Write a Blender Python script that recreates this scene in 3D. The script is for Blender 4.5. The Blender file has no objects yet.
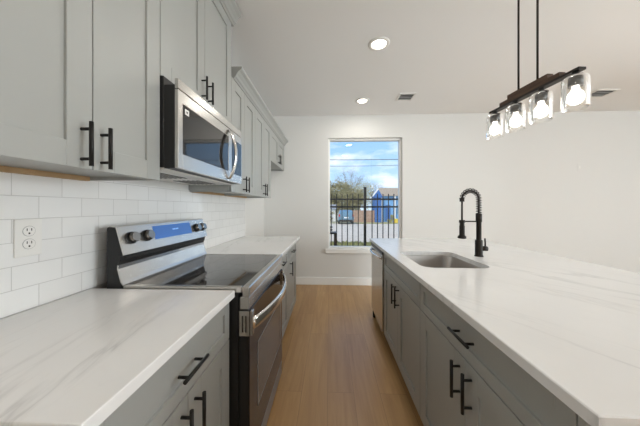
import bpy, bmesh, math, random
from mathutils import Vector, Matrix
R = math.radians
sc = bpy.context.scene
col = sc.collection

# ------------------------------------------------------------------ camera
cd = bpy.data.cameras.new('camera')
cam = bpy.data.objects.new('camera', cd)
col.objects.link(cam)
cd.sensor_fit = 'HORIZONTAL'
cd.sensor_width = 36.0
cd.lens = 36.0 * 240.79 / 640.0
cd.shift_y = -5.74 / 640.0
cd.clip_start = 0.02
cd.clip_end = 500
cam.location = (1.0936, 0.0, 1.2826)
cam.rotation_euler = (R(90), 0, 0.0396)
sc.camera = cam

# ------------------------------------------------------------------ exposure
sc.view_settings.view_transform = 'Standard'
sc.view_settings.look = 'None'
sc.view_settings.gamma = 1.0
sc.view_settings.use_curve_mapping = False
sc.view_settings.exposure = 0.22

# ------------------------------------------------------------------ world (sky with soft clouds)
SKY_STRENGTH = 1.25
SUN_STRENGTH = 2.4
CAN_WATTS = 3.6
DAY_FILL_WATTS = 210.0
w = bpy.data.worlds.new('sky')
sc.world = w
w.use_nodes = True
nt = w.node_tree
for n in list(nt.nodes):
    nt.nodes.remove(n)
def N(nt, t, **kw):
    n = nt.nodes.new(t)
    for k, v in kw.items():
        setattr(n, k, v)
    return n
out = N(nt, 'ShaderNodeOutputWorld')
bg = N(nt, 'ShaderNodeBackground')
bg.inputs['Strength'].default_value = SKY_STRENGTH
tc = N(nt, 'ShaderNodeTexCoord')
sp = N(nt, 'ShaderNodeSeparateXYZ')
nt.links.new(tc.outputs['Generated'], sp.inputs[0])
ramp = N(nt, 'ShaderNodeValToRGB')
e = ramp.color_ramp.elements
e[0].position = 0.0; e[0].color = (0.56, 0.72, 0.90, 1)
e[1].position = 1.0; e[1].color = (0.08, 0.22, 0.60, 1)
m1 = e.new(0.12); m1.color = (0.42, 0.63, 0.90, 1)
m2 = e.new(0.32); m2.color = (0.22, 0.46, 0.83, 1)
nt.links.new(sp.outputs[2], ramp.inputs[0])
mp = N(nt, 'ShaderNodeMapping')
mp.inputs['Scale'].default_value = (3.2, 3.2, 9.0)
mp.inputs['Location'].default_value = (0.35, 0.2, 0.4)
nt.links.new(tc.outputs['Generated'], mp.inputs[0])
cn = N(nt, 'ShaderNodeTexNoise')
cn.inputs['Scale'].default_value = 1.6
cn.inputs['Detail'].default_value = 6
cn.inputs['Roughness'].default_value = 0.55
nt.links.new(mp.outputs[0], cn.inputs[0])
cr = N(nt, 'ShaderNodeValToRGB')
cr.color_ramp.elements[0].position = 0.48
cr.color_ramp.elements[1].position = 0.68
nt.links.new(cn.outputs[0], cr.inputs[0])
mx = N(nt, 'ShaderNodeMixRGB')
nt.links.new(cr.outputs[0], mx.inputs[0])
nt.links.new(ramp.outputs[0], mx.inputs[1])
mx.inputs[2].default_value = (0.86, 0.90, 0.96, 1)
nt.links.new(mx.outputs[0], bg.inputs[0])
nt.links.new(bg.outputs[0], out.inputs[0])

# sun: from behind the house and to the left, high
sd = bpy.data.lights.new('sun', 'SUN')
sd.energy = SUN_STRENGTH
sd.angle = R(0.6)
sd.color = (1.0, 0.94, 0.85)
so = bpy.data.objects.new('sun', sd)
so.rotation_euler = (R(48), 0, R(-35))
so.location = (-6, -8, 12)
col.objects.link(so)

# added fill lamps outside the unseen openings behind and right of the camera
def area(name, loc, rot, sx, sy, watts, color=(1, 1, 1)):
    d = bpy.data.lights.new(name, 'AREA')
    d.shape = 'RECTANGLE'; d.size = sx; d.size_y = sy; d.energy = watts; d.color = color
    o = bpy.data.objects.new(name, d); o.location = loc; o.rotation_euler = rot
    col.objects.link(o)
    return o
area('daylight_fill', (5.8, -3.62, 1.35), (R(90), 0, 0), 2.0, 2.4, DAY_FILL_WATTS, (0.91, 0.965, 1.0))
area('daylight_fill', (7.12, 0.2, 1.5), (R(90), 0, R(90)), 2.4, 1.8, DAY_FILL_WATTS * 0.8, (0.91, 0.965, 1.0))

# ------------------------------------------------------------------ materials
def mat(name, color, rough=0.5, metal=0.0, spec=0.5, emit=None, estr=0.0, coat=0.0):
    m = bpy.data.materials.new(name); m.use_nodes = True
    b = m.node_tree.nodes['Principled BSDF']
    b.inputs['Base Color'].default_value = (*color, 1)
    b.inputs['Roughness'].default_value = rough
    b.inputs['Metallic'].default_value = metal
    b.inputs['Specular IOR Level'].default_value = spec
    if coat:
        b.inputs['Coat Weight'].default_value = coat
        b.inputs['Coat Roughness'].default_value = 0.05
    if emit:
        b.inputs['Emission Color'].default_value = (*emit, 1)
        b.inputs['Emission Strength'].default_value = estr
    return m
def bsdf(m): return m.node_tree.nodes['Principled BSDF']
def L(m, a, b): m.node_tree.links.new(a, b)
def coords(m, scale=(1, 1, 1), rot=(0, 0, 0), loc=(0, 0, 0), src='Object'):
    t = m.node_tree
    c = N(t, 'ShaderNodeTexCoord'); p = N(t, 'ShaderNodeMapping')
    p.inputs['Scale'].default_value = scale; p.inputs['Rotation'].default_value = rot; p.inputs['Location'].default_value = loc
    L(m, c.outputs[src], p.inputs[0])
    return p.outputs[0]
def noise(m, vec, scale, detail=4, rough=0.5, dist=0.0):
    n = N(m.node_tree, 'ShaderNodeTexNoise')
    n.inputs['Scale'].default_value = scale; n.inputs['Detail'].default_value = detail
    n.inputs['Roughness'].default_value = rough; n.inputs['Distortion'].default_value = dist
    L(m, vec, n.inputs['Vector'])
    return n.outputs[0]
def cramp(m, fac, stops):
    r = N(m.node_tree, 'ShaderNodeValToRGB'); el = r.color_ramp.elements
    el[0].position = stops[0][0]; el[0].color = (*stops[0][1], 1)
    el[1].position = stops[-1][0]; el[1].color = (*stops[-1][1], 1)
    for p, c in stops[1:-1]:
        k = el.new(p); k.color = (*c, 1)
    L(m, fac, r.inputs[0])
    return r.outputs[0]
def mixc(m, fac, a, b, mode='MIX'):
    x = N(m.node_tree, 'ShaderNodeMixRGB', blend_type=mode)
    for i, v in ((0, fac), (1, a), (2, b)):
        if isinstance(v, (int, float)): x.inputs[i].default_value = v
        elif isinstance(v, tuple): x.inputs[i].default_value = (*v, 1)
        else: L(m, v, x.inputs[i])
    return x.outputs[0]
def bump(m, h, strength=0.2, dist=0.002):
    b = N(m.node_tree, 'ShaderNodeBump')
    b.inputs['Strength'].default_value = strength; b.inputs['Distance'].default_value = dist
    L(m, h, b.inputs['Height']); L(m, b.outputs[0], bsdf(m).inputs['Normal'])
def mottled(name, c1, c2, scale, rough=0.9, detail=4):
    m = mat(name, c1, rough)
    L(m, cramp(m, noise(m, coords(m), scale, detail), [(0.3, c1), (0.7, c2)]), bsdf(m).inputs['Base Color'])
    return m
def sub_noise_paint(name, c, rough, bstr=0.05, scale=220):
    m = mat(name, c, rough)
    bump(m, noise(m, coords(m), scale, 2), bstr, 0.001)
    return m

M = {}
M['wall'] = sub_noise_paint('wall_paint', (0.735, 0.722, 0.692), 0.85, 0.08)
M['ceiling'] = sub_noise_paint('ceiling_paint', (0.885, 0.88, 0.868), 0.95, 0.12, 90)
M['trim'] = mat('trim_paint', (0.88, 0.87, 0.84), 0.45)
M['paint'] = mat('cabinet_paint', (0.376, 0.382, 0.362), 0.38)
M['inner'] = mat('cabinet_interior', (0.05, 0.05, 0.048), 0.8)
M['ply'] = mottled('raw_wood', (0.42, 0.27, 0.13), (0.52, 0.35, 0.19), 14, 0.7)
M['black'] = mat('black_metal', (0.012, 0.011, 0.010), 0.38, 0.4)
M['blackplastic'] = mat('black_plastic', (0.008, 0.008, 0.008), 0.42)
M['bronze'] = mat('dark_bronze', (0.018, 0.014, 0.011), 0.36, 0.6)
M['blackglass'] = mat('black_glass', (0.016, 0.015, 0.015), 0.04, 0, 0.62)
M['ovenglass'] = mat('oven_glass', (0.024, 0.017, 0.014), 0.09, 0, 0.36)
M['ovenwindow'] = mat('oven_window', (0.12, 0.11, 0.10), 0.14, 0, 0.5)
M['cooktop'] = mat('cooktop_glass', (0.035, 0.032, 0.03), 0.05, 0, 0.8)
M['burner'] = mat('burner_mark', (0.055, 0.052, 0.05), 0.12, 0, 0.7)
M['chrome'] = mat('polished_steel', (0.72, 0.71, 0.69), 0.14, 1.0)
M['gasket'] = mat('dark_grey_plastic', (0.055, 0.055, 0.055), 0.4)
M['greymetal'] = mat('grey_metal', (0.36, 0.35, 0.335), 0.45, 0.3)
M['knobmetal'] = mat('dark_chrome', (0.30, 0.29, 0.275), 0.18, 1.0)
M['drawer'] = mat('satin_grey_steel', (0.34, 0.335, 0.335), 0.42, 0.35)
M['white'] = mat('white_plastic', (0.82, 0.80, 0.76), 0.35)
M['slot'] = mat('dark_slot', (0.02, 0.018, 0.016), 0.7)
M['blue'] = mat('blue_display', (0.05, 0.14, 0.42), 0.18, 0, 0.5, (0.05, 0.15, 0.45), 0.18)
M['bluetext'] = mat('display_digits', (0.25, 0.5, 0.85), 0.3, 0, 0.5, (0.25, 0.5, 0.85), 0.5)
M['lens'] = mat('light_lens', (0.9, 0.88, 0.82), 0.4, 0, 0.5, (1.0, 0.90, 0.76), 9.0)
M['bulb'] = mat('lit_bulb', (0.95, 0.93, 0.88), 0.3, 0, 0.5, (1.0, 0.94, 0.85), 3.8)

def steel(name, c=(0.60, 0.585, 0.56), rough=0.27, axis=1):
    m = mat(name, c, rough, 1.0)
    s = [260, 260, 260]; s[axis] = 3
    nz = noise(m, coords(m, tuple(s)), 1.0, 2)
    bump(m, nz, 0.05, 0.0006)
    return m
M['steel'] = steel('brushed_steel')
M['sinksteel'] = steel('sink_steel', (0.50, 0.47, 0.44), 0.34, 0)

def wood_floor():
    m = mat('oak_planks', (0.4, 0.25, 0.12), 0.31, 0, 0.45)
    v = coords(m, rot=(0, 0, R(90)))
    b = N(m.node_tree, 'ShaderNodeTexBrick')
    b.offset = 0.37; b.offset_frequency = 2
    b.inputs['Scale'].default_value = 1.0
    b.inputs['Brick Width'].default_value = 1.22
    b.inputs['Row Height'].default_value = 0.18
    b.inputs['Mortar Size'].default_value = 0.0011
    b.inputs['Mortar Smooth'].default_value = 0.3
    b.inputs['Bias'].default_value = 0.0
    b.inputs['Color1'].default_value = (0.0, 0, 0, 1)
    b.inputs['Color2'].default_value = (1, 1, 1, 1)
    b.inputs['Mortar'].default_value = (0.5, 0.5, 0.5, 1)
    L(m, v, b.inputs['Vector'])
    sx = N(m.node_tree, 'ShaderNodeVectorMath', operation='ADD')
    vm = coords(m, (14, 0.9, 14))
    sc_ = N(m.node_tree, 'ShaderNodeVectorMath', operation='SCALE')
    L(m, b.outputs['Color'], sc_.inputs[0]); sc_.inputs['Scale'].default_value = 6.0
    L(m, vm, sx.inputs[0]); L(m, sc_.outputs[0], sx.inputs[1])
    g = noise(m, sx.outputs[0], 1.6, 8, 0.62, 0.7)
    g2 = noise(m, coords(m, (3.0, 0.5, 1)), 1.2, 3, 0.5)
    base = cramp(m, g, [(0.26, (0.29, 0.150, 0.055)), (0.5, (0.45, 0.260, 0.108)), (0.74, (0.58, 0.365, 0.170))])
    tint = cramp(m, b.outputs['Color'], [(0.0, (0.84, 0.82, 0.80)), (1.0, (1.12, 1.12, 1.12))])
    c = mixc(m, 1.0, base, tint, 'MULTIPLY')
    c = mixc(m, 0.5, c, cramp(m, g2, [(0.3, (0.33, 0.182, 0.072)), (0.7, (0.55, 0.345, 0.160))]))
    c = mixc(m, b.outputs['Fac'], c, (0.24, 0.13, 0.055))
    L(m, c, bsdf(m).inputs['Base Color'])
    bump(m, g, 0.06, 0.001)
    return m
M['floor'] = wood_floor()

def tile():
    m = mat('white_subway_tile', (0.8, 0.8, 0.78), 0.12, 0, 0.5)
    t = m.node_tree
    c = N(t, 'ShaderNodeTexCoord'); s = N(t, 'ShaderNodeSeparateXYZ'); k = N(t, 'ShaderNodeCombineXYZ')
    L(m, c.outputs['Object'], s.inputs[0])
    ay = N(t, 'ShaderNodeMath', operation='SUBTRACT'); ay.inputs[1].default_value = 0.9347 - 0.1555 * 10
    az = N(t, 'ShaderNodeMath', operation='SUBTRACT'); az.inputs[1].default_value = 0.9155
    L(m, s.outputs[1], ay.inputs[0]); L(m, s.outputs[2], az.inputs[0])
    L(m, ay.outputs[0], k.inputs[0]); L(m, az.outputs[0], k.inputs[1])
    b = N(t, 'ShaderNodeTexBrick'); b.offset = 0.5
    b.inputs['Scale'].default_value = 1.0
    b.inputs['Brick Width'].default_value = 0.1555
    b.inputs['Row Height'].default_value = 0.0815
    b.inputs['Mortar Size'].default_value = 0.0011
    b.inputs['Mortar Smooth'].default_value = 0.4
    b.inputs['Color1'].default_value = (0.82, 0.81, 0.79, 1)
    b.inputs['Color2'].default_value = (0.86, 0.85, 0.83, 1)
    b.inputs['Mortar'].default_value = (0.60, 0.585, 0.56, 1)
    L(m, k.outputs[0], b.inputs['Vector'])
    L(m, b.outputs['Color'], bsdf(m).inputs['Base Color'])
    inv = N(t, 'ShaderNodeMath', operation='SUBTRACT'); inv.inputs[0].default_value = 1.0
    L(m, b.outputs['Fac'], inv.inputs[1])
    bump(m, inv.outputs[0], 0.6, 0.002)
    return m
M['tile'] = tile()

def marble(name, rotz, seed, amt=1.0):
    m = mat(name, (0.8, 0.8, 0.8), 0.16, 0, 0.5)
    t = m.node_tree
    v = coords(m, (1.0, 1.0, 1.0), (0, 0, rotz), (seed, seed * 0.7, 0))
    st = N(t, 'ShaderNodeMapping'); st.inputs['Scale'].default_value = (4.2, 0.62, 1.0)
    L(m, v, st.inputs[0])
    n1 = noise(m, st.outputs[0], 1.0, 6, 0.58, 0.3)
    n2 = noise(m, st.outputs[0], 1.7, 4, 0.55, 0.3)
    mask = noise(m, v, 1.7, 2)
    def ridge(n, wid):
        a = N(t, 'ShaderNodeMath', operation='SUBTRACT'); a.inputs[1].default_value = 0.5; L(m, n, a.inputs[0])
        b = N(t, 'ShaderNodeMath', operation='ABSOLUTE'); L(m, a.outputs[0], b.inputs[0])
        r = cramp(m, b.outputs[0], [(0.0, (1, 1, 1)), (wid * 0.35, (0.45, 0.45, 0.45)), (wid, (0, 0, 0))])
        return r
    r1 = mixc(m, 1.0, ridge(n1, 0.024), cramp(m, mask, [(0.40, (0.05, 0.05, 0.05)), (0.62, (1, 1, 1))]), 'MULTIPLY')
    r2 = mixc(m, 1.0, ridge(n2, 0.014), cramp(m, mask, [(0.45, (0.35, 0.35, 0.35)), (0.6, (0.0, 0.0, 0.0))]), 'MULTIPLY')
    c = cramp(m, noise(m, v, 2.5, 4), [(0.3, (0.80, 0.79, 0.775)), (0.7, (0.845, 0.835, 0.82))])
    c = mixc(m, r1, c, tuple(0.82 + (v - 0.82) * amt for v in (0.50, 0.485, 0.465)))
    c = mixc(m, r2, c, tuple(0.82 + (v - 0.82) * amt for v in (0.63, 0.615, 0.59)))
    L(m, c, bsdf(m).inputs['Base Color'])
    return m
M['marble'] = marble('veined_quartz', R(-9), 3.1, 0.62)
M['marble2'] = marble('veined_quartz_island', R(-30), 1.3, 0.42)

def wood_beam():
    m = mat('walnut', (0.1, 0.05, 0.03), 0.7, 0, 0.25)
    g = noise(m, coords(m, (30, 3, 30)), 1.0, 5, 0.6, 0.5)
    L(m, cramp(m, g, [(0.3, (0.034, 0.019, 0.012)), (0.7, (0.090, 0.052, 0.032))]), bsdf(m).inputs['Base Color'])
    return m
M['walnut'] = wood_beam()

def clear(name, ior=1.45, tint=(1, 1, 1), gain=1.0, rough=0.0):
    m = bpy.data.materials.new(name); m.use_nodes = True
    t = m.node_tree
    for n in list(t.nodes): t.nodes.remove(n)
    o = N(t, 'ShaderNodeOutputMaterial'); x = N(t, 'ShaderNodeMixShader')
    a = N(t, 'ShaderNodeBsdfTransparent'); a.inputs[0].default_value = (*tint, 1)
    g = N(t, 'ShaderNodeBsdfGlossy'); g.inputs['Roughness'].default_value = rough; g.inputs[0].default_value = (1, 1, 1, 1)
    f = N(t, 'ShaderNodeFresnel'); f.inputs[0].default_value = ior
    mu = N(t, 'ShaderNodeMath', operation='MULTIPLY'); mu.inputs[1].default_value = gain
    t.links.new(f.outputs[0], mu.inputs[0])
    t.links.new(mu.outputs[0], x.inputs[0]); t.links.new(a.outputs[0], x.inputs[1]); t.links.new(g.outputs[0], x.inputs[2])
    t.links.new(x.outputs[0], o.inputs[0])
    return m
M['pane'] = clear('window_glass', 1.45, (0.97, 0.98, 0.98))
M['jar'] = clear('jar_glass', 1.5, (0.975, 0.97, 0.96), 0.7)
M['carglass'] = mat('car_glass', (0.20, 0.34, 0.42), 0.05, 0, 0.8)

M['ground'] = mottled('dry_lawn', (0.40, 0.36, 0.20), (0.52, 0.47, 0.30), 1.5)
M['road'] = mottled('pale_gravel', (0.64, 0.53, 0.40), (0.76, 0.65, 0.51), 3.0)
M['grass'] = mottled('grass_blades', (0.30, 0.32, 0.12), (0.48, 0.45, 0.20), 4.0)
M['houseblue'] = mat('blue_siding', (0.22, 0.47, 0.76), 0.7)
M['housedark'] = mat('dark_blue_siding', (0.05, 0.16, 0.42), 0.7)
M['roof'] = mottled('tan_shingle', (0.40, 0.30, 0.20), (0.50, 0.39, 0.27), 6)
M['fencewood'] = mottled('weathered_fence', (0.40, 0.25, 0.17), (0.52, 0.35, 0.25), 4)
M['bark'] = mottled('bark', (0.17, 0.13, 0.09), (0.27, 0.21, 0.15), 9)
M['leaf1'] = mottled('olive_leaves', (0.27, 0.23, 0.10), (0.44, 0.38, 0.19), 1.2)
M['leaf2'] = mottled('yellow_green_leaves', (0.36, 0.33, 0.11), (0.52, 0.46, 0.20), 1.2)
M['leaf3'] = mottled('grey_twigs', (0.24, 0.19, 0.14), (0.36, 0.30, 0.23), 2)
M['carpaint'] = mat('car_paint', (0.17, 0.31, 0.40), 0.25, 0.4, 0.5, coat=0.6)
M['tyre'] = mat('tyre_rubber', (0.015, 0.015, 0.015), 0.8)
M['redlens'] = mat('red_lens', (0.55, 0.03, 0.02), 0.2)
M['yellow'] = mat('yellow_plastic', (0.85, 0.62, 0.06), 0.5)

# ------------------------------------------------------------------ mesh helpers
class MB:
    """collects shapes (world coordinates) into one mesh"""
    def __init__(s): s.bm = bmesh.new(); s.sm = False
    def _join(s, t, smooth=False):
        for f in t.faces: f.smooth = smooth
        me = bpy.data.meshes.new('tmp'); t.to_mesh(me); t.free()
        s.bm.from_mesh(me); bpy.data.meshes.remove(me)
    def box(s, x0, x1, y0, y1, z0, z1, bev=0.0, seg=1):
        t = bmesh.new()
        bmesh.ops.create_cube(t, size=1)
        for v in t.verts:
            v.co = Vector(((x0 + x1) / 2 + v.co.x * abs(x1 - x0), (y0 + y1) / 2 + v.co.y * abs(y1 - y0), (z0 + z1) / 2 + v.co.z * abs(z1 - z0)))
        if bev > 0:
            bmesh.ops.bevel(t, geom=t.edges[:], offset=bev, segments=seg, affect='EDGES', profile=0.5)
        s._join(t); return s
    def cyl(s, p0, p1, r0, r1=None, n=16, caps=True):
        p0, p1 = Vector(p0), Vector(p1); r1 = r0 if r1 is None else r1
        d = p1 - p0
        t = bmesh.new()
        bmesh.ops.create_cone(t, cap_ends=caps, segments=n, radius1=r0, radius2=r1, depth=d.length)
        q = Vector((0, 0, 1)).rotation_difference(d.normalized())
        bmesh.ops.transform(t, matrix=Matrix.Translation((p0 + p1) / 2) @ q.to_matrix().to_4x4(), verts=t.verts)
        for f in t.faces: f.smooth = len(f.verts) == 4
        me = bpy.data.meshes.new('tmp'); t.to_mesh(me); t.free(); s.bm.from_mesh(me); bpy.data.meshes.remove(me)
        return s
    def tube(s, pts, r, n=10, caps=True):
        pts = [Vector(p) for p in pts]; rs = r if isinstance(r, (list, tuple)) else [r] * len(pts)
        t = bmesh.new(); rings = []
        up = None
        for i, p in enumerate(pts):
            d = (pts[min(i + 1, len(pts) - 1)] - pts[max(i - 1, 0)]).normalized()
            if up is None:
                up = d.orthogonal().normalized()
            else:
                up = (up - d * up.dot(d)).normalized()
            b = d.cross(up)
            rings.append([t.verts.new(p + (up * math.cos(2 * math.pi * k / n) + b * math.sin(2 * math.pi * k / n)) * rs[i]) for k in range(n)])
        for a, b in zip(rings, rings[1:]):
            for k in range(n):
                t.faces.new((a[k], a[(k + 1) % n], b[(k + 1) % n], b[k]))
        if caps:
            t.faces.new(rings[0][::-1]); t.faces.new(rings[-1])
        s._join(t, True); return s
    def lathe(s, prof, cx, cy, n=28):
        t = bmesh.new(); rings = []
        for r, z in prof:
            rings.append([t.verts.new((cx + r * math.cos(2 * math.pi * k / n), cy + r * math.sin(2 * math.pi * k / n), z)) for k in range(n)])
        for a, b in zip(rings, rings[1:]):
            for k in range(n):
                t.faces.new((a[k], a[(k + 1) % n], b[(k + 1) % n], b[k]))
        bmesh.ops.remove_doubles(t, verts=t.verts[:], dist=1e-6)
        s._join(t, True); return s
    def prism_y(s, prof, y0, y1, smooth=False):
        """closed (x, z) profile swept along Y"""
        t = bmesh.new()
        a = [t.verts.new((x, y0, z)) for x, z in prof]; b = [t.verts.new((x, y1, z)) for x, z in prof]
        n = len(prof)
        for k in range(n):
            f = t.faces.new((a[k], a[(k + 1) % n], b[(k + 1) % n], b[k])); f.smooth = smooth
        t.faces.new(a[::-1]); t.faces.new(b)
        bmesh.ops.recalc_face_normals(t, faces=t.faces[:])
        me = bpy.data.meshes.new('tmp'); t.to_mesh(me); t.free(); s.bm.from_mesh(me); bpy.data.meshes.remove(me)
        return s
    def poly(s, verts, faces):
        t = bmesh.new(); vs = [t.verts.new(v) for v in verts]
        for f in faces: t.faces.new([vs[i] for i in f])
        bmesh.ops.recalc_face_normals(t, faces=t.faces[:])
        s._join(t); return s
    def build(s, name, m, parent=None, label=None):
        me = bpy.data.meshes.new(name)
        off = Vector((0, 0, 0))
        if parent is not None:
            q = parent
            while q is not None:
                off += Vector(q.location); q = q.parent
            bmesh.ops.translate(s.bm, vec=-off, verts=s.bm.verts)
        s.bm.to_mesh(me); s.bm.free()
        me.materials.append(m)
        o = bpy.data.objects.new(name, me); col.objects.link(o)
        if parent is not None: o.parent = parent
        if label: o['label'] = label
        return o
def thing(name, label, cat, loc, group=None):
    o = bpy.data.objects.new(name, None); o.empty_display_size = 0.1
    o.location = loc; o['label'] = label; o['category'] = cat
    if group: o['group'] = group
    col.objects.link(o); return o
def tag(o, label, cat, group=None):
    o['label'] = label; o['category'] = cat
    if group: o['group'] = group
    return o
def struct(o): o['kind'] = 'structure'; return o

# ------------------------------------------------------------------ room shell
YB, H = 3.99, 2.802
XR, YR = 7.0, -3.5
struct(MB().box(-0.15, XR + 0.15, YR - 0.15, YB + 0.15, -0.12, 0).build('floor', M['floor']))
struct(MB().box(-0.15, XR + 0.15, YR - 0.15, YB + 0.15, H, H + 0.15).build('ceiling', M['ceiling']))
struct(MB().box(-0.15, 0, YR - 0.15, YB + 0.15, 0, H).build('wall_left', M['wall']))
WX0, WX1, WZ0, WZ1 = 1.071, 2.285, 0.592, 2.428
b = MB()
b.box(0, WX0, YB, YB + 0.15, 0, H).box(WX1, XR, YB, YB + 0.15, 0, H)
b.box(WX0, WX1, YB, YB + 0.15, 0, WZ0).box(WX0, WX1, YB, YB + 0.15, WZ1, H)
struct(b.build('wall_back', M['wall']))
# right and rear walls, unseen, each with an added opening to let light in
b = MB()
b.box(XR, XR + 0.15, YR, -1.0, 0, H).box(XR, XR + 0.15, 1.4, YB + 0.15, 0, H)
b.box(XR, XR + 0.15, -1.0, 1.4, 0, 0.6).box(XR, XR + 0.15, -1.0, 1.4, 2.4, H)
struct(b.build('wall_right', M['wall']))
b = MB()
b.box(0, 4.75, YR - 0.15, YR, 0, H).box(6.85, XR + 0.15, YR - 0.15, YR, 0, H).box(4.75, 6.85, YR - 0.15, YR, 2.6, H).box(4.75, 6.85, YR - 0.15, YR, 0, 0.1)
struct(b.build('wall_rear', M['wall']))

def window(n, x0, x1, z0, z1, yin, yout, inset=0.004):
    t = 0.030
    f = MB()
    ya, yb = yin + inset if yout > yin else yin - inset, yout
    f.box(x0, x0 + t, min(ya, yb), max(ya, yb), z0, z1, 0.003).box(x1 - t, x1, min(ya, yb), max(ya, yb), z0, z1, 0.003)
    f.box(x0 + t, x1 - t, min(ya, yb), max(ya, yb), z1 - t, z1, 0.003).box(x0 + t, x1 - t, min(ya, yb), max(ya, yb), z0, z0 + t, 0.003)
    root = struct(f.build('window_%d' % n, M['trim']))
    yp = (ya + yb) / 2
    MB().box(x0 + t - 0.002, x1 - t + 0.002, yp - 0.003, yp + 0.003, z0 + t - 0.002, z1 - t + 0.002).build('pane', M['pane'], root)
    return root
w1 = window(1, WX0, WX1, WZ0, WZ1, YB, YB + 0.148, 0.055)
MB().box(WX0 - 0.045, WX1 + 0.045, YB - 0.035, YB - 0.0003, WZ0 - 0.066, WZ0 + 0.004, 0.004).build('sill', M['trim'], w1)
window(2, 4.75, 6.85, 0.1, 2.6, YR, YR - 0.11)  # added rear window, unseen, goes with the rear fill lamp
f = MB()
f.box(XR + .02, XR + .11, -1.0, -0.96, 0.6, 2.4).box(XR + .02, XR + .11, 1.36, 1.4, 0.6, 2.4).box(XR + .02, XR + .11, -0.96, 1.36, 2.36, 2.4).box(XR + .02, XR + .11, -0.96, 1.36, 0.6, 0.64)
w3 = struct(f.build('window_3', M['trim']))  # added side window, unseen, goes with the right-hand fill lamp
MB().box(XR + .06, XR + .066, -0.962, 1.362, 0.638, 2.362).build('pane', M['pane'], w3)

def baseboard(name, x0, x1, y0, y1):
    b = MB(); b.box(x0, x1, y0, y1, 0, 0.125, 0.004)
    return struct(b.build(name, M['trim']))
baseboard('baseboard_back', 0.018, XR - 0.018, YB - 0.016, YB)
baseboard('baseboard_left', 0, 0.016, 3.06, YB - 0.016)
baseboard('baseboard_right', XR - 0.016, XR, YR, YB - 0.016)

# backsplash
o = MB().box(0.001, 0.009, 0.0, 3.055, 0.9145, 1.412).build('tile_backsplash', M['tile'])
tag(o, 'white glossy subway tile backsplash on the wall above the left counters', 'backsplash')

# ------------------------------------------------------------------ cabinet helpers
def shaker(xf, s, y0, y1, z0, z1, stile=0.075, th=0.02, rec=0.009):
    """shaker front whose face plane is x = xf, facing direction s along X"""
    xb = xf - s * th; xp = xf - s * rec
    b = MB(); bv = 0.0012
    def bx(xa, xc, *r, bev=bv): b.box(min(xa, xc), max(xa, xc), *r, bev)
    bx(xb, xf, y0, y0 + stile, z0, z1); bx(xb, xf, y1 - stile, y1, z0, z1)
    bx(xb, xf, y0 + stile, y1 - stile, z0, z0 + stile); bx(xb, xf, y0 + stile, y1 - stile, z1 - stile, z1)
    bx(xb, xp, y0 + stile - 0.001, y1 - stile + 0.001, z0 + stile - 0.001, z1 - stile + 0.001, bev=0)
    return b
def slim(xf, s, y0, y1, z0, z1): return shaker(xf, s, y0, y1, z0, z1, 0.045)
def vpull(xf, s, y, zc, ln, parent, so=0.032):
    b = MB(); x = xf + s * so
    b.cyl((x, y, zc - ln / 2), (x, y, zc + ln / 2), 0.006, n=12)
    for dz in (-1, 1):
        z = zc + dz * (ln / 2 - 0.022)
        b.cyl((xf - s * 0.0005, y, z), (x, y, z), 0.0048, n=10)
    return b.build('handle', M['black'], parent, 'black bar handle')
def hpull(xf, s, yc, z, ln, parent, so=0.032):
    b = MB(); x = xf + s * so
    b.cyl((x, yc - ln / 2, z), (x, yc + ln / 2, z), 0.006, n=12)
    for dy in (-1, 1):
        y = yc + dy * (ln / 2 - 0.022)
        b.cyl((xf - s * 0.0005, y, z), (x, y, z), 0.0048, n=10)
    return b.build('handle', M['black'], parent, 'black bar handle')

# ------------------------------------------------------------------ upper cabinets
XU = 0.34
def upper(label, y0, y1, z0, z1, ysplit, hz=None, hl=0.135, group=None, filler=0.0, ho=(-.036, .036)):
    t = thing('wall_cabinet', label, 'cabinet', (0, (y0 + y1) / 2, z0))
    b = MB(); tk = 0.018; xb = XU - 0.0225
    b.box(0.002, xb, y0, y0 + tk, z0, z1).box(0.002, xb, y1 - tk, y1, z0, z1)
    b.box(0.002, 0.012, y0 + tk, y1 - tk, z0 + .016, z1)
    b.box(0.012, xb, y0 + tk, y1 - tk, z0 + 0.016, z0 + 0.034).box(0.012, xb, y0 + tk, y1 - tk, z1 - tk, z1)
    b.box(xb - 0.02, xb - 0.001, y0 + tk, y1 - tk, z0 + 0.001, z0 + 0.04)
    b.build('carcass', M['paint'], t)
    MB().box(0.0105, 0.034, y0 + tk + .001, y1 - tk - .001, z0 - 0.003, z0 + 0.0155).build('hanging_rail', M['ply'], t, 'raw wood rail under the cabinet')
    g = 0.0016
    d1 = shaker(XU, 1, y0 + g + filler, ysplit - g, z0, z1 - 0.004).build('door', M['paint'], t)
    d2 = shaker(XU, 1, ysplit + g, y1 - g, z0, z1 - 0.004).build('door', M['paint'], t)
    hz = hz if hz is not None else z0 + 0.075
    vpull(XU, 1, ysplit + ho[0], hz, hl, d1); vpull(XU, 1, ysplit + ho[1], hz, hl, d2)
    return t
ZN = 2.70
upper('tall pale grey two-door wall cabinet nearest the camera, above the wall outlet', 0.432, 1.0435, 1.402, ZN, 0.7385, 1.475, ho=(-.036, .028))
upper('pale grey two-door wall cabinet directly above the microwave', 1.0445, 1.8235, 1.874, ZN, 1.428, 1.985)
ZF = 2.295
upper('shorter pale grey two-door wall cabinet just beyond the microwave', 1.825, 2.409, 1.402, ZF, 2.105, 1.482)
upper('pale grey two-door wall cabinet above the far end of the left counter', 2.410, 3.069, 1.402, ZF, 2.738, 1.482)
upper('short pale grey two-door wall cabinet high up in the corner by the back wall', 3.070, 3.975, 1.885, ZF, 3.525, 1.985)

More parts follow.
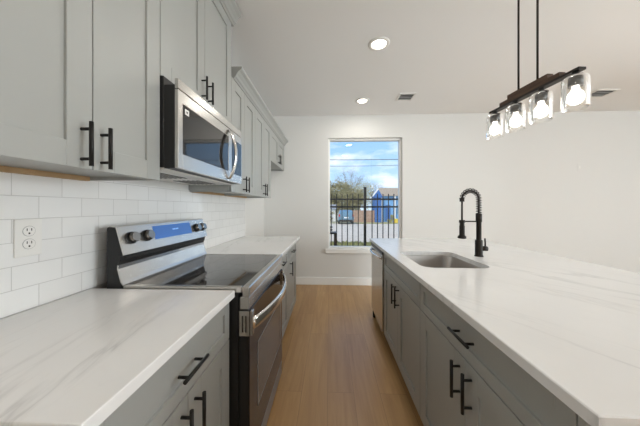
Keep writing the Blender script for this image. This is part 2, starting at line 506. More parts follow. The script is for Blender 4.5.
# crown mouldings
def crown(label, y0, y1, z, zt, near_end=True, far_end=True, gap=0.0):
    prof = [(0.003, z), (XU + 0.002, z), (XU + 0.010, z + 0.012), (XU + 0.018, z + 0.018), (XU + 0.026, z + 0.036), (XU + 0.045, z + 0.060),
            (XU + 0.062, z + 0.072), (XU + 0.066, z + 0.078), (XU + 0.066, zt), (0.003, zt)]
    b = MB(); b.prism_y(prof, y0, y1)
    o = b.build('crown_moulding', M['paint'])
    return tag(o, label, 'moulding')
crown('high grey crown moulding on top of the near and microwave cabinets', 0.44, 1.86, ZN + 0.0005, 2.790)
crown('lower grey crown moulding along the tops of the far wall cabinets', 1.8615, 3.985, ZF + 0.0005, 2.387)

# ------------------------------------------------------------------ left base cabinets
ZT = 0.914; SL = 0.031
def base_body(t, xw, xf, s, y0, y1):
    """carcass from wall side xw to the door plane xf, facing s"""
    b = MB(); xk = xf - s * 0.0225
    a = lambda p, q: (min(p, q), max(p, q))
    tk = 0.018
    b.box(*a(xw, xk), y0, y0 + tk, 0.1, ZT - SL - 0.001).box(*a(xw, xk), y1 - tk, y1, 0.1, ZT - SL - 0.001)
    b.box(*a(xw, xw + s * 0.01), y0 + tk, y1 - tk, 0.1, ZT - SL - 0.001)
    b.box(*a(xw + s * 0.01, xk), y0 + tk, y1 - tk, 0.1, 0.118)
    b.box(*a(xk - s * 0.018, xk), y0 + tk, y1 - tk, ZT - SL - 0.04, ZT - SL - 0.001)
    b.build('carcass', M['paint'], t)
    MB().box(*a(xf - s * 0.085, xf - s * 0.10), y0, y1, 0.0, 0.0995).build('toe_kick', M['paint'], t)
XC = 0.65
t = thing('base_cabinet', 'grey base cabinet with one wide drawer under the nearest left counter', 'cabinet', (0.3, 0.73, 0))
y0, y1 = 0.41, 1.052
base_body(t, 0.012, XC, 1, y0, y1)
dr = slim(XC, 1, y0 + .002, y1 - .002, 0.703, 0.872).build('drawer_front', M['paint'], t)
hpull(XC, 1, 0.735, 0.782, 0.13, dr)
d1 = shaker(XC, 1, y0 + .002, 0.7375, 0.106, 0.698).build('door', M['paint'], t)
d2 = shaker(XC, 1, 0.7405, y1 - .002, 0.106, 0.698).build('door', M['paint'], t)
vpull(XC, 1, 0.704, 0.60, 0.15, d1); vpull(XC, 1, 0.776, 0.60, 0.15, d2)
XF = 0.672
for lab, y0, y1 in (('grey base cabinet with a drawer and door just beyond the range', 1.822, 2.424), ('grey base cabinet with a drawer and door at the far end of the left counter', 2.426, 3.03)):
    t = thing('base_cabinet', lab, 'cabinet', (0.3, (y0 + y1) / 2, 0))
    base_body(t, 0.012, XF, 1, y0, y1)
    dr = slim(XF, 1, y0 + .002, y1 - .002, 0.703, 0.872).build('drawer_front', M['paint'], t)
    hpull(XF, 1, (y0 + y1) / 2 - 0.02, 0.788, 0.15, dr)
    dd = shaker(XF, 1, y0 + .002, y1 - .002, 0.106, 0.698).build('door', M['paint'], t)
    vpull(XF, 1, y0 + 0.115, 0.63, 0.15, dd)

def slab(x0, x1, y0, y1, m):
    return MB().box(x0, x1, y0, y1, ZT - SL, ZT, 0.0025, 2).build('countertop', m)
tag(slab(0.0095, 0.6736, 0.392, 1.054, M['marble']), 'white veined quartz countertop in the left foreground, nearest the camera', 'countertop')
tag(slab(0.0095, 0.715, 1.821, 3.04, M['marble']), 'white veined quartz countertop on the left beyond the range', 'countertop')

# ------------------------------------------------------------------ range
def knob(c, n, r, ln, parent):
    c = Vector(c); n = Vector(n).normalized()
    b = MB()
    b.cyl(c, c + n * 0.008, r * 1.12, r * 1.12, n=24)
    k = b.build('knob', M['blackplastic'], parent)
    b = MB()
    b.cyl(c + n * 0.008, c + n * (ln - 0.003), r, r * 0.92, n=24)
    b.cyl(c + n * (ln - 0.003), c + n * ln, r * 0.92, r * 0.84, n=24)
    b.build('knob_cap', M['knobmetal'], k, 'dark chrome knob cap')
RY0, RY1 = 1.064, 1.814
t = thing('electric_range', 'stainless steel electric range with black glass cooktop between the left counters', 'range', (0.36, (RY0 + RY1) / 2, 0))
b = MB()
b.box(0.074, 0.685, RY0 + .001, RY1 - .001, 0.03, 0.898)
for yy in (RY0 + .05, RY1 - .05):
    for xx in (0.11, 0.64):
        b.cyl((xx, yy, 0.0), (xx, yy, 0.031), 0.018, n=10)
b.build('body', M['blackplastic'], t)
# steel frame round the glass
b = MB()
b.box(0.150, 0.6995, RY0, RY0 + .020, 0.898, 0.926, 0.003).box(0.150, 0.6995, RY1 - .020, RY1, 0.898, 0.926, 0.003)
b.box(0.700, 0.737, RY0, RY1, 0.880, 0.9265, 0.004)
b.build('cooktop_frame', M['steel'], t)
ct = MB().box(0.150, 0.700, RY0 + .020, RY1 - .020, 0.899, 0.9245).build('cooktop', M['cooktop'], t, 'black glass cooktop')
b = MB()
for cx, cy, r in ((0.30, RY0 + .21, .085), (0.30, RY1 - .21, .085), (0.54, RY0 + .21, .105), (0.54, RY1 - .21, .115)):
    b.lathe([(r - .004, 0.9246), (r, 0.9248), (r + .004, 0.9246)], cx, cy, 48)
b.build('burner_rings', M['burner'], ct)
MB().box(0.690, 0.733, RY0 + .002, RY1 - .002, 0.822, 0.8795, 0.003).build('front_panel', M['steel'], t)
# back guard
side = [(0.074, 0.9), (0.150, 0.9), (0.138, 0.94), (0.122, 1.0), (0.125, 1.018), (0.135, 1.035), (0.138, 1.058), (0.149, 1.062), (0.1135, 1.189), (0.108, 1.194), (0.080, 1.191), (0.074, 1.186)]
MB().prism_y(side, RY0, RY1).build('backguard', M['blackplastic'], t)
pn = Vector((0.127, 0, 0.0355)).normalized()     # outward normal of the sloped control panel
pa, pb = Vector((0.1505, 0, 1.0615)), Vector((0.1145, 0, 1.190))
cp = MB().prism_y([(pa.x, pa.z), (pa.x + pn.x * .004, pa.z + pn.z * .004), (pb.x + pn.x * .004, pb.z + pn.z * .004), (pb.x - .006, pb.z + .005), (0.085, 1.1965), (0.085, 1.192), (pb.x, pb.z)], RY0 - .0005, RY1 + .0005).build('control_panel', M['steel'], t)
MB().prism_y([(0.1245, 1.017), (0.1300, 1.0165), (0.1285, 1.0), (0.1440, 0.942), (0.152, 0.927), (0.164, 0.926), (0.164, 0.9245), (0.148, 0.9245), (0.138, 0.94), (0.1225, 1.0)], RY0 - .0005, RY1 + .0005).build('lower_trim', M['steel'], t)
MB().box(0.128, 0.141, RY0 + .03, RY1 - .03, 1.042, 1.050).build('vent_slot', M['slot'], t)
def onpanel(k, y, off=0.004):
    p = pa.lerp(pb, k); return (p.x + pn.x * off, y, p.z + pn.z * off)
for y in (1.128, 1.228, 1.695, 1.768):
    knob(onpanel(0.56, y), pn, 0.0265, 0.030, cp)
def panel_rect(y0, y1, k0, k1, off, m, name, par):
    a, c = pa.lerp(pb, k0), pa.lerp(pb, k1)
    return MB().prism_y([(a.x, a.z), (a.x + pn.x * off, a.z + pn.z * off), (c.x + pn.x * off, c.z + pn.z * off), (c.x, c.z)], y0, y1).build(name, m, par)
ds = panel_rect(1.282, 1.632, 0.34, 0.90, 0.0052, M['blue'], 'display', cp)
b = MB()
for k, y in enumerate((1.445, 1.460, 1.475, 1.490)):
    a, c = pa.lerp(pb, 0.64), pa.lerp(pb, 0.70)
    b.prism_y([(a.x + pn.x * .0053, a.z + pn.z * .0053), (a.x + pn.x * .0056, a.z + pn.z * .0056), (c.x + pn.x * .0056, c.z + pn.z * .0056), (c.x + pn.x * .0053, c.z + pn.z * .0053)], y - .004, y + .004)
b.build('display_digits', M['bluetext'], cp)
# oven door
dz0, dz1 = 0.136, 0.818
dd = MB().box(0.687, 0.730, RY0 + .003, RY1 - .003, dz0, dz1, 0.002).build('oven_door', M['blackplastic'], t)
MB().box(0.7302, 0.735, RY0 + .003, RY1 - .003, dz0, dz1, 0.0015).build('door_glass', M['ovenglass'], dd, 'dark brown reflective door glass')
MB().box(0.7345, 0.7362, 1.195, 1.735, 0.30, 0.605).build('oven_window', M['ovenwindow'], dd)
b = MB(); yw0, yw1, zw0, zw1 = 1.187, 1.743, 0.292, 0.613
b.box(.7345, .7368, yw0, yw0 + .008, zw0, zw1).box(.7345, .7368, yw1 - .008, yw1, zw0, zw1).box(.7345, .7368, yw0, yw1, zw0, zw0 + .008).box(.7345, .7368, yw0, yw1, zw1 - .008, zw1)
b.build('window_border', M['greymetal'], dd)
for ya, yb in ((RY0 + .006, RY0 + .034), (RY1 - .034, RY1 - .006)):
    MB().box(0.7352, 0.747, ya, yb, 0.704, 0.815, 0.002).build('handle_bracket', M['steel'], dd)
MB().box(0.689, 0.7345, RY0 + .0005, RY0 + .0026, 0.704, 0.816, 0.0005).build('side_vent', M['steel'], dd, 'steel side plate with two dark slots')
for k in range(2):
    MB().box(0.701 + .015 * k, 0.707 + .015 * k, RY0 - .0003, RY0 + .0004, 0.722, 0.795).build('vent_opening', M['slot'], dd)
b = MB(); npt = 25
prev = None
t_ = bmesh.new(); rings = []
for i in range(npt):
    u = i / (npt - 1); y = RY0 + .012 + u * (RY1 - RY0 - .024)
    bow = math.sin(math.pi * u) ** 0.8
    x = 0.748 + 0.060 * bow
    z = 0.758
    hw, hh = 0.011, 0.029
    rings.append([t_.verts.new((x + hw * math.cos(a), y, z + hh * math.sin(a))) for a in [2 * math.pi * k / 12 for k in range(12)]])
for p, q in zip(rings, rings[1:]):
    for k in range(12): t_.faces.new((p[k], p[(k + 1) % 12], q[(k + 1) % 12], q[k]))
t_.faces.new(rings[0][::-1]); t_.faces.new(rings[-1])
bmesh.ops.recalc_face_normals(t_, faces=t_.faces[:])
b._join(t_, True)
b.build('oven_handle', M['chrome'], dd, 'bowed polished steel handle')
MB().box(0.687, 0.733, RY0 + .006, RY1 - .006, 0.035, 0.130, 0.003).build('storage_drawer', M['drawer'], t)

# ------------------------------------------------------------------ microwave
MY0, MY1, MZ0, MZ1 = 1.0475, 1.8215, 1.458, 1.8725
MXF = 0.420
t = thing('microwave', 'stainless over-the-range microwave mounted under the wall cabinet above the range', 'microwave', (0.2, (MY0 + MY1) / 2, MZ0))
MB().box(0.0095, 0.352, MY0, MY1, MZ0 + .004, MZ1, 0.002).build('body', M['blackplastic'], t)
MB().box(0.030, 0.350, MY0 + .004, MY1 - .004, MZ0 - .006, MZ0 + .0035, 0.002).build('underside', M['white'], t)
b = MB()
for ya in (MY0 + .09, MY1 - .33):
    for k in range(6):
        b.box(0.10 + .03 * k, 0.112 + .03 * k, ya, ya + .24, MZ0 - .0075, MZ0 - .0058)
b.build('grease_filter', M['slot'], t)
MB().box(0.353, MXF - .018, MY0, MY1, MZ0, MZ1 - .040, 0.002).build('door_core', M['blackplastic'], t)
MB().box(MXF - .0175, MXF, MY0, MY1, MZ1 - .058, MZ1 - .013, 0.002).build('vent_trim', M['steel'], t)
d = MB()
gy0, gy1, gz0, gz1 = MY0 + .034, 1.585, 1.527, 1.757
zt = MZ1 - .061
d.box(MXF - .0175, MXF, MY0, gy0, MZ0, zt, 0.002).box(MXF - .0175, MXF, gy1, MY1, MZ0, zt, 0.002)
d.box(MXF - .0175, MXF, gy0, gy1, MZ0, gz0, 0.002).box(MXF - .0175, MXF, gy0, gy1, gz1, zt, 0.002)
door = d.build('door', M['steel'], t)
MB().box(MXF - .0175, MXF - .0015, gy0 + .0005, gy1 - .0005, gz0 + .0005, gz1 - .0005).build('door_glass', M['blackglass'], door, 'black reflective door glass')
b = MB(); b.box(MXF - .0014, MXF - .0006, gy0 + .018, gy0 + .050, gz1 - .040, gz1 - .014)
stk = b.build('sticker', M['white'], door, 'small white sticker')
MB().box(MXF - .0006, MXF - .0002, gy0 + .028, gy0 + .040, gz1 - .031, gz1 - .022).build('sticker_mark', M['gasket'], door)
MB().box(MXF - .0005, MXF + .0015, 1.640, MY1 - .012, gz0 - .01, gz1).build('control_panel', M['blackglass'], t)
b = MB(); t_ = bmesh.new(); rings = []; npt = 25; hy = 1.585
for i in range(npt):
    u = i / (npt - 1); z = MZ0 + .014 + u * 0.325
    x = MXF + 0.006 + 0.044 * math.sin(math.pi * u) ** 0.85
    rings.append([t_.verts.new((x + 0.009 * math.cos(a), hy + 0.017 * math.sin(a), z)) for a in [2 * math.pi * k / 12 for k in range(12)]])
for p, q in zip(rings, rings[1:]):
    for k in range(12): t_.faces.new((p[k], p[(k + 1) % 12], q[(k + 1) % 12], q[k]))
t_.faces.new(rings[0][::-1]); t_.faces.new(rings[-1])
bmesh.ops.recalc_face_normals(t_, faces=t_.faces[:])
b._join(t_, True)
b.build('handle', M['chrome'], door, 'bowed chrome handle')

# ------------------------------------------------------------------ wall outlet on the tile
def outlet(label, x, y, z, axis, w_=0.079, h_=0.128):
    """axis 'x': plate on a wall facing +X; 'y': plate on the back wall facing -Y"""
    t = thing('wall_outlet', label, 'outlet', (x, y, z))
    def bx(d0, d1, a0, a1, z0, z1, bev=0.0):
        if axis == 'x': return (x + d0, x + d1, y + a0, y + a1, z + z0, z + z1, bev)
        return (x + a0, x + a1, y - d1, y - d0, z + z0, z + z1, bev)
    MB().box(*bx(0, .005, -w_ / 2, w_ / 2, -h_ / 2, h_ / 2, .0018)).build('cover_plate', M['white'], t)
    for s in (-1, 1):
        c = (x + .0065 if axis == 'x' else x, y if axis == 'x' else y - .0065, z + s * .023)
        d = Vector((1, 0, 0)) if axis == 'x' else Vector((0, -1, 0))
        MB().cyl(Vector(c) - d * .0016, Vector(c) - d * .0007, .0188, n=24).build('socket_rim', M['greymetal'], t)
        r = MB().cyl(Vector(c) - d * .0016, Vector(c), .0175, n=24).build('socket', M['white'], t)
        b = MB()
        for a in (-.0065, .0065):
            b.box(*bx(.0064, .0068, a - .0013, a + .0013, s * .023 + .001, s * .023 + .010))
        b.box(*bx(.0064, .0068, -.0025, .0025, s * .023 - .011, s * .023 - .005))
        b.build('slots', M['slot'], r, 'dark socket slots')
    return t
outlet('white duplex wall outlet on the tile backsplash at the left', 0.0092, 0.8235, 1.174, 'x', .080, .134)
outlet('white wall outlet low on the back wall beyond the island', 6.01, 3.9898, 0.43, 'y')
t = thing('wall_plate', 'small white blank plate high on the back wall right of the pendant', 'wall plate', (5.09, 3.9898, 1.92))
MB().box(5.03, 5.15, 3.985, 3.9898, 1.86, 1.98, .0015).build('cover_plate', M['wall'], t)
MB().box(5.055, 5.075, 3.9825, 3.9849, 1.90, 1.94, .001).build('jack', M['white'], t)

# ------------------------------------------------------------------ island
XI = 1.60
t = thing('base_cabinet', 'grey island sink cabinet with two doors between dishwasher and near cabinet', 'cabinet', (1.9, 1.82, 0))
y0, y1 = 1.372, 2.262
base_body(t, 2.2, XI, -1, y0, y1)
slim(XI, -1, y0 + .002, y1 - .002, 0.716, 0.872).build('false_drawer', M['paint'], t)
ym = (y0 + y1) / 2
d1 = shaker(XI, -1, y0 + .002, ym - .0015, 0.106, 0.711).build('door', M['paint'], t)
d2 = shaker(XI, -1, ym + .0015, y1 - .002, 0.106, 0.711).build('door', M['paint'], t)
vpull(XI, -1, ym - 0.042, 0.622, 0.15, d1); vpull(XI, -1, ym + 0.042, 0.622, 0.15, d2)
t = thing('base_cabinet', 'grey island cabinet with wide drawer at the right foreground', 'cabinet', (1.9, 0.93, 0))
y0, y1 = 0.515, 1.369
base_body(t, 2.2, XI, -1, y0, y1)
dr = slim(XI, -1, y0 + .002, y1 - .002, 0.716, 0.872).build('drawer_front', M['paint'], t)
hpull(XI, -1, 0.915, 0.800, 0.135, dr)
ym = (y0 + y1) / 2 - 0.02
d1 = shaker(XI, -1, y0 + .002, ym - .0015, 0.106, 0.711).build('door', M['paint'], t)
d2 = shaker(XI, -1, ym + .0015, y1 - .002, 0.106, 0.711).build('door', M['paint'], t)
vpull(XI, -1, ym - 0.042, 0.615, 0.142, d1); vpull(XI, -1, ym + 0.036, 0.615, 0.142, d2)
b = MB(); b.box(2.205, 2.225, 0.515, 2.868, 0.0, ZT - SL - .001).box(1.602, 2.2045, 0.495, 0.5135, 0.0, ZT - SL - .001).box(1.62, 2.2045, 2.8685, 2.880, 0.0, ZT - SL - .001)
tag(b.build('island_panel', M['paint']), 'grey panels closing the back and ends of the kitchen island', 'panel')

# dishwasher
t = thing('dishwasher', 'stainless steel dishwasher at the far end of the island', 'dishwasher', (1.9, 2.57, 0))
DY0, DY1 = 2.272, 2.866
MB().box(1.625, 2.19, DY0 + .004, DY1 - .002, 0.10, 0.872).build('tub', M['blackplastic'], t)
d = MB().box(1.588, 1.624, DY0 + .006, DY1 - .004, 0.105, 0.868, .004).build('door', M['steel'], t)
MB().box(1.5845, 1.5885, DY0 + .006, DY1 - .004, 0.835, 0.868, .001).build('control_strip', M['gasket'], d)
b = MB()
pts = []
for i in range(17):
    u = i / 16
    pts.append((1.586 - 0.040 * math.sin(math.pi * u) ** 0.6, DY0 + .03 + u * (DY1 - DY0 - .064), 0.80))
b.tube(pts, 0.012, 12)
b.build('handle', M['chrome'], d, 'polished bar handle')
MB().box(1.685, 1.72, DY0 + .004, DY1 - .002, 0.001, 0.0995).build('toe_kick', M['blackplastic'], t)
for xx, yy in ((1.665, DY0 + .03), (1.612, DY1 - .03)):
    MB().cyl((xx, yy, 0.0), (xx, yy, 0.0995 if xx > 1.65 else 0.1045), 0.014, n=10).build('foot', M['blackplastic'], t)

# island countertop with the sink cut-out
SX0, SX1, SY0, SY1, SR = 1.668, 2.092, 1.492, 2.040, 0.075
def rrect(x0, x1, y0, y1, r, n=8):
    p = []
    for cx, cy, a0 in ((x1 - r, y1 - r, 0), (x0 + r, y1 - r, 90), (x0 + r, y0 + r, 180), (x1 - r, y0 + r, 270)):
        for k in range(n + 1):
            a = R(a0 + 90 * k / n); p.append((cx + r * math.cos(a), cy + r * math.sin(a)))
    return p
def slab_hole(x0, x1, y0, y1, z0, z1, hole):
    t = bmesh.new()
    inner = hole; n = len(inner)
    bvl = 0.0025
    def outer_at(z, ins): return [(x1 - ins, y1 - ins, z), (x0 + ins, y1 - ins, z), (x0 + ins, y0 + ins, z), (x1 - ins, y0 + ins, z)]
    def ring_faces(zc, ins, flip):
        o = [t.verts.new(c) for c in outer_at(zc, ins)]
        i = [t.verts.new((x, y, zc)) for x, y in inner]
        q = n // 4
        fs = []
        for c in range(4):
            for k in range(q - 1):
                fs.append((o[c], i[c * q + k], i[c * q + k + 1]))
            nx = (c + 1) % 4
            fs.append((o[c], i[c * q + q - 1], i[(nx * q) % n], o[nx]))
        for f in fs: t.faces.new(f)
        return o, i
    ot, it = ring_faces(z1, bvl, False)
    ob, ib = ring_faces(z0, bvl, True)
    mt = [t.verts.new(c) for c in outer_at(z1 - bvl, 0)]
    mb = [t.verts.new(c) for c in outer_at(z0 + bvl, 0)]
    for k in range(4):
        j = (k + 1) % 4
        for a, b_ in ((ot, mt), (mt, mb), (mb, ob)):
            t.faces.new((a[k], a[j], b_[j], b_[k]))
    for k in range(n):
        j = (k + 1) % n; t.faces.new((it[k], it[j], ib[j], ib[k]))
    bmesh.ops.recalc_face_normals(t, faces=t.faces[:])
    b = MB(); b._join(t); return b
o = slab_hole(1.5685, 2.823, 0.444, 2.888, ZT - SL, ZT, rrect(SX0, SX1, SY0, SY1, SR)).build('countertop', M['marble2'])
tag(o, 'long white veined quartz island countertop with the sink cut into it', 'countertop')

# sink
t_ = bmesh.new()
def ring(ins, r, z): return [t_.verts.new((x, y, z)) for x, y in rrect(SX0 + ins, SX1 - ins, SY0 + ins, SY1 - ins, r)]
zr = ZT - SL - 0.001
rs = [ring(-0.022, SR + .02, zr), ring(-0.003, SR + .002, zr), ring(-0.002, SR, zr - .006), ring(0.006, SR, zr - .15), ring(0.014, SR - .004, zr - .18), ring(0.040, SR - .02, zr - .196), ring(0.16, 0.04, zr - .200)]
for a, c in zip(rs, rs[1:]):
    m_ = len(a)
    for k in range(m_):
        f = t_.faces.new((a[k], a[(k + 1) % m_], c[(k + 1) % m_], c[k])); f.smooth = True
f = t_.faces.new(rs[-1])
bmesh.ops.recalc_face_normals(t_, faces=t_.faces[:])
if f.normal.z < 0: bmesh.ops.reverse_faces(t_, faces=t_.faces[:])
t = thing('sink', 'undermount stainless steel sink set into the island countertop', 'sink', (1.88, 1.766, zr))
b = MB(); b._join(t_, True)
ob = b.build('basin', M['sinksteel'], t)
sm = ob.modifiers.new('thickness', 'SOLIDIFY'); sm.thickness = 0.0015; sm.offset = -1
MB().lathe([(0.0, zr - .1975), (0.030, zr - .1972), (0.040, zr - .1945), (0.045, zr - .1985)], 1.88, 1.766, 24).build('drain', M['chrome'], t)

# faucet
FX, FY = 2.216, 1.858
t = thing('kitchen_faucet', 'dark spring-neck pull-down faucet standing behind the island sink', 'faucet', (FX, FY, ZT))
MB().lathe([(0.0, ZT), (0.030, ZT), (0.030, ZT + .006), (0.0255, ZT + .010), (0.0255, ZT + .118), (0.021, ZT + .124), (0.0, ZT + .124)], FX, FY).build('base', M['bronze'], t)
MB().lathe([(0.0175, ZT + .12), (0.0175, ZT + .255), (0.021, ZT + .258), (0.021, ZT + .318), (0.016, ZT + .322), (0.0, ZT + .322)], FX, FY).build('post', M['bronze'], t)
arc = []
rad = 0.062; cx = FX - rad; zc = ZT + .424
for k in range(6): arc.append(Vector((FX, FY, ZT + .318 + (zc - ZT - .318) * k / 6)))
for k in range(25):
    a = math.pi * k / 24 * 0.97
    arc.append(Vector((cx + rad * math.cos(a), FY, zc + rad * math.sin(a) * 1.12)))
b = MB(); b.tube(arc, 0.0068, 12); b.build('spout_hose', M['bronze'], t)
# spring coil around the arc
lens_ = [0]
for p, q in zip(arc, arc[1:]): lens_.append(lens_[-1] + (q - p).length)
tot = lens_[-1]; turns = 17; pts = []
for i in range(turns * 12 + 1):
    s_ = tot * i / (turns * 12); k = 0
    while k < len(lens_) - 2 and lens_[k + 1] < s_: k += 1
    u = (s_ - lens_[k]) / max(1e-9, lens_[k + 1] - lens_[k])
    p = arc[k].lerp(arc[k + 1], u); d = (arc[k + 1] - arc[k]).normalized()
    nn = Vector((0, 1, 0)); bb = d.cross(nn)
    a = 2 * math.pi * i / 12
    pts.append(p + (nn * math.cos(a) + bb * math.sin(a)) * 0.0165)
b = MB(); b.tube(pts, 0.0034, 6); b.build('spring', M['bronze'], t)
end = arc[-1]
HX = end.x
b = MB(); b.cyl((HX, FY, end.z + .01), (HX, FY, end.z - .02), 0.0165, n=18); b.build('spring_collar', M['bronze'], t)
b = MB(); b.cyl((HX, FY, end.z - .015), (HX, FY, ZT + .262), 0.0065, n=12); b.build('hose', M['bronze'], t)
MB().lathe([(0.0, ZT + .272), (0.014, ZT + .270), (0.0165, ZT + .262), (0.0165, ZT + .232), (0.0185, ZT + .228), (0.0185, ZT + .160), (0.029, ZT + .148), (0.030, ZT + .136), (0.024, ZT + .133), (0.0, ZT + .133)], HX, FY).build('spray_head', M['bronze'], t)
b = MB(); b.cyl((FX, FY, ZT + .262), (HX, FY, ZT + .262), 0.005, n=10)
b.lathe([(0.0185, ZT + .252), (0.0205, ZT + .252), (0.0205, ZT + .272), (0.0185, ZT + .272)], HX, FY, 20)
b.build('holder_arm', M['bronze'], t)
lv = MB(); lv.cyl((FX + .02, FY, ZT + .06), (FX + .058, FY - .004, ZT + .058), 0.0185, n=20)
lv = lv.build('valve', M['bronze'], t)
b = MB(); b.tube([(FX + .045, FY - .003, ZT + .065), (FX + .046, FY - .002, ZT + .10), (FX + .044, FY, ZT + .135)], [0.0055, 0.0055, 0.0065], 10)
b.build('lever', M['bronze'], lv)

# ------------------------------------------------------------------ pendant over the island
LA, LB = Vector((2.227, 1.733, 1.944)), Vector((2.288, 1.186, 1.944))
ax = (LB - LA).normalized(); sd_ = Vector((-ax.y, ax.x, 0))
t = thing('pendant_light', 'linear dark wood and metal pendant with four glass jar shades over the island', 'pendant light', (2.267, 1.476, H))
def obox(b, k0, k1, hw, z0, z1):
    """box along the pendant axis from fraction k0 to k1"""
    p, q = LA.lerp(LB, k0), LA.lerp(LB, k1)
    vs = []
    for z in (z0, z1):
        for c, s in ((p, -1), (p, 1), (q, 1), (q, -1)):
            v = c + sd_ * s * hw; vs.append((v.x, v.y, z))
    return b.poly(vs, [(0, 1, 2, 3), (4, 5, 6, 7), (0, 1, 5, 4), (1, 2, 6, 5), (2, 3, 7, 6), (3, 0, 4, 7)])
obox(MB(), 0, 1, 0.019, 1.936, 1.948).build('bar', M['bronze'], t)
obox(MB(), 0.16, 0.84, 0.017, 1.9482, 1.971).build('lower_beam', M['walnut'], t, 'dark wood lower beam')
obox(MB(), 0.27, 0.73, 0.017, 1.9712, 1.996).build('upper_beam', M['walnut'], t, 'dark wood upper beam')
for k in (0.385, 0.603):
    p = LA.lerp(LB, k); b = MB(); b.cyl((p.x, p.y, 1.9955), (p.x, p.y, H - .018), 0.0055, n=12)
    b.build('rod', M['bronze'], t)
obox(MB(), 0.28, 0.70, 0.055, H - .022, H - .0005).build('canopy', M['bronze'], t)
jars = (0.056, 0.351, 0.639, 0.947)
for i, k in enumerate(jars):
    p = LA.lerp(LB, k)
    b = MB(); b.lathe([(0.0, 1.9355), (0.0125, 1.9355), (0.0125, 1.920), (0.027, 1.918), (0.027, 1.868), (0.024, 1.868), (0.0, 1.870)], p.x, p.y, 20)
    s_ = b.build('socket', M['gasket'], t)
    b = MB()
    b.lathe([(0.0275, 1.9165), (0.040, 1.9155), (0.048, 1.909), (0.0515, 1.898), (0.0520, 1.850), (0.0510, 1.762)], p.x, p.y, 36)
    b.lathe([(0.0510, 1.762), (0.0498, 1.7605), (0.0485, 1.762), (0.0493, 1.850), (0.0488, 1.896), (0.0460, 1.905), (0.039, 1.912), (0.0275, 1.9135)], p.x, p.y, 36)
    b.build('jar_shade', M['jar'], t, 'clear glass jar shade')
    b = MB()
    prof = [(0.013, 1.870), (0.0138, 1.858), (0.0175, 1.848), (0.0265, 1.836), (0.0308, 1.822), (0.0315, 1.812), (0.0290, 1.799), (0.0220, 1.788), (0.0120, 1.782), (0.0, 1.7805)]
    b.lathe(prof, p.x, p.y, 24)
    b.build('bulb', M['bulb'], s_, 'lit white bulb')

# ------------------------------------------------------------------ recessed lights, vents
cans = [(1.553, 2.26, 'round recessed ceiling light nearer the camera, right of the tall cabinets'),
        (1.563, 3.457, 'round recessed ceiling light farther away, close to the back wall'),
        (1.55, 1.06, 'round recessed ceiling light overhead between counter and island'),
        (0.9, -0.15, 'added round recessed ceiling light behind the camera, unseen fill for the left counter'),  # added off the row, out of view, to brighten the near left counter
        (5.2, 1.0, 'added unseen recessed ceiling light filling the open living area, front row'),  # added out of view to help light the room
        (5.2, -1.4, 'added unseen recessed ceiling light filling the open living area, rear row')]  # second added living-area light, also out of view
for x, y, lab in cans:
    t = thing('recessed_light', lab, 'ceiling light', (x, y, H), 'recessed ceiling lights')
    MB().lathe([(0.063, H - .003), (0.069, H - .008), (0.092, H - .006), (0.100, H - .0003), (0.063, H - .0003)], x, y, 36).build('trim_ring', M['white'], t)
    MB().lathe([(0.0, H - .0035), (0.060, H - .0035), (0.060, H - .0008), (0.0, H - .0008)], x, y, 36).build('lens', M['lens'], t, 'glowing round lens')
    ld = bpy.data.lights.new('can_lamp', 'AREA'); ld.shape = 'DISK'; ld.size = 0.118; ld.energy = CAN_WATTS; ld.color = (1.0, 0.95, 0.88)
    lo = bpy.data.objects.new('can_lamp', ld); lo.location = (0, 0, -0.0042); lo.parent = t
    col.objects.link(lo)
def vent(lab, x0, x1, y0, y1, dark):
    t = thing('ceiling_vent', lab, 'vent', ((x0 + x1) / 2, (y0 + y1) / 2, H))
    b = MB(); f_ = 0.022
    z0, z1 = H - .010, H - .0004
    b.box(x0, x0 + f_, y0, y1, z0, z1, .002).box(x1 - f_, x1, y0, y1, z0, z1, .002).box(x0 + f_, x1 - f_, y0, y0 + f_, z0, z1, .002).box(x0 + f_, x1 - f_, y1 - f_, y1, z0, z1, .002)
    b.build('frame', M['white'], t)
    MB().box(x0 + f_, x1 - f_, y0 + f_, y1 - f_, H - .0024, H - .0006).build('duct', M['slot'], t)
    n = 4
    for k in range(n):
        y = y0 + f_ + (y1 - y0 - 2 * f_) * (k + .5) / n
        b = MB(); b.poly([(x0 + f_, y - .003, H - .0025), (x1 - f_, y - .003, H - .0025), (x1 - f_, y + .006 * dark, H - .0095), (x0 + f_, y + .006 * dark, H - .0095), (x0 + f_, y - .0018, H - .0025), (x1 - f_, y - .0018, H - .0025), (x1 - f_, y + .0072 * dark, H - .0095), (x0 + f_, y + .0072 * dark, H - .0095)],
                         [(0, 1, 2, 3), (4, 5, 6, 7), (0, 1, 5, 4), (2, 3, 7, 6), (1, 2, 6, 5), (0, 3, 7, 4)])
        b.build('slat', M['white'], t)
vent('square white ceiling vent with dark slots near the back wall', 2.03, 2.25, 3.24, 3.46, -1)
vent('white ceiling vent at the right, beyond the last pendant jar', 4.55, 4.83, 3.24, 3.46, -1)

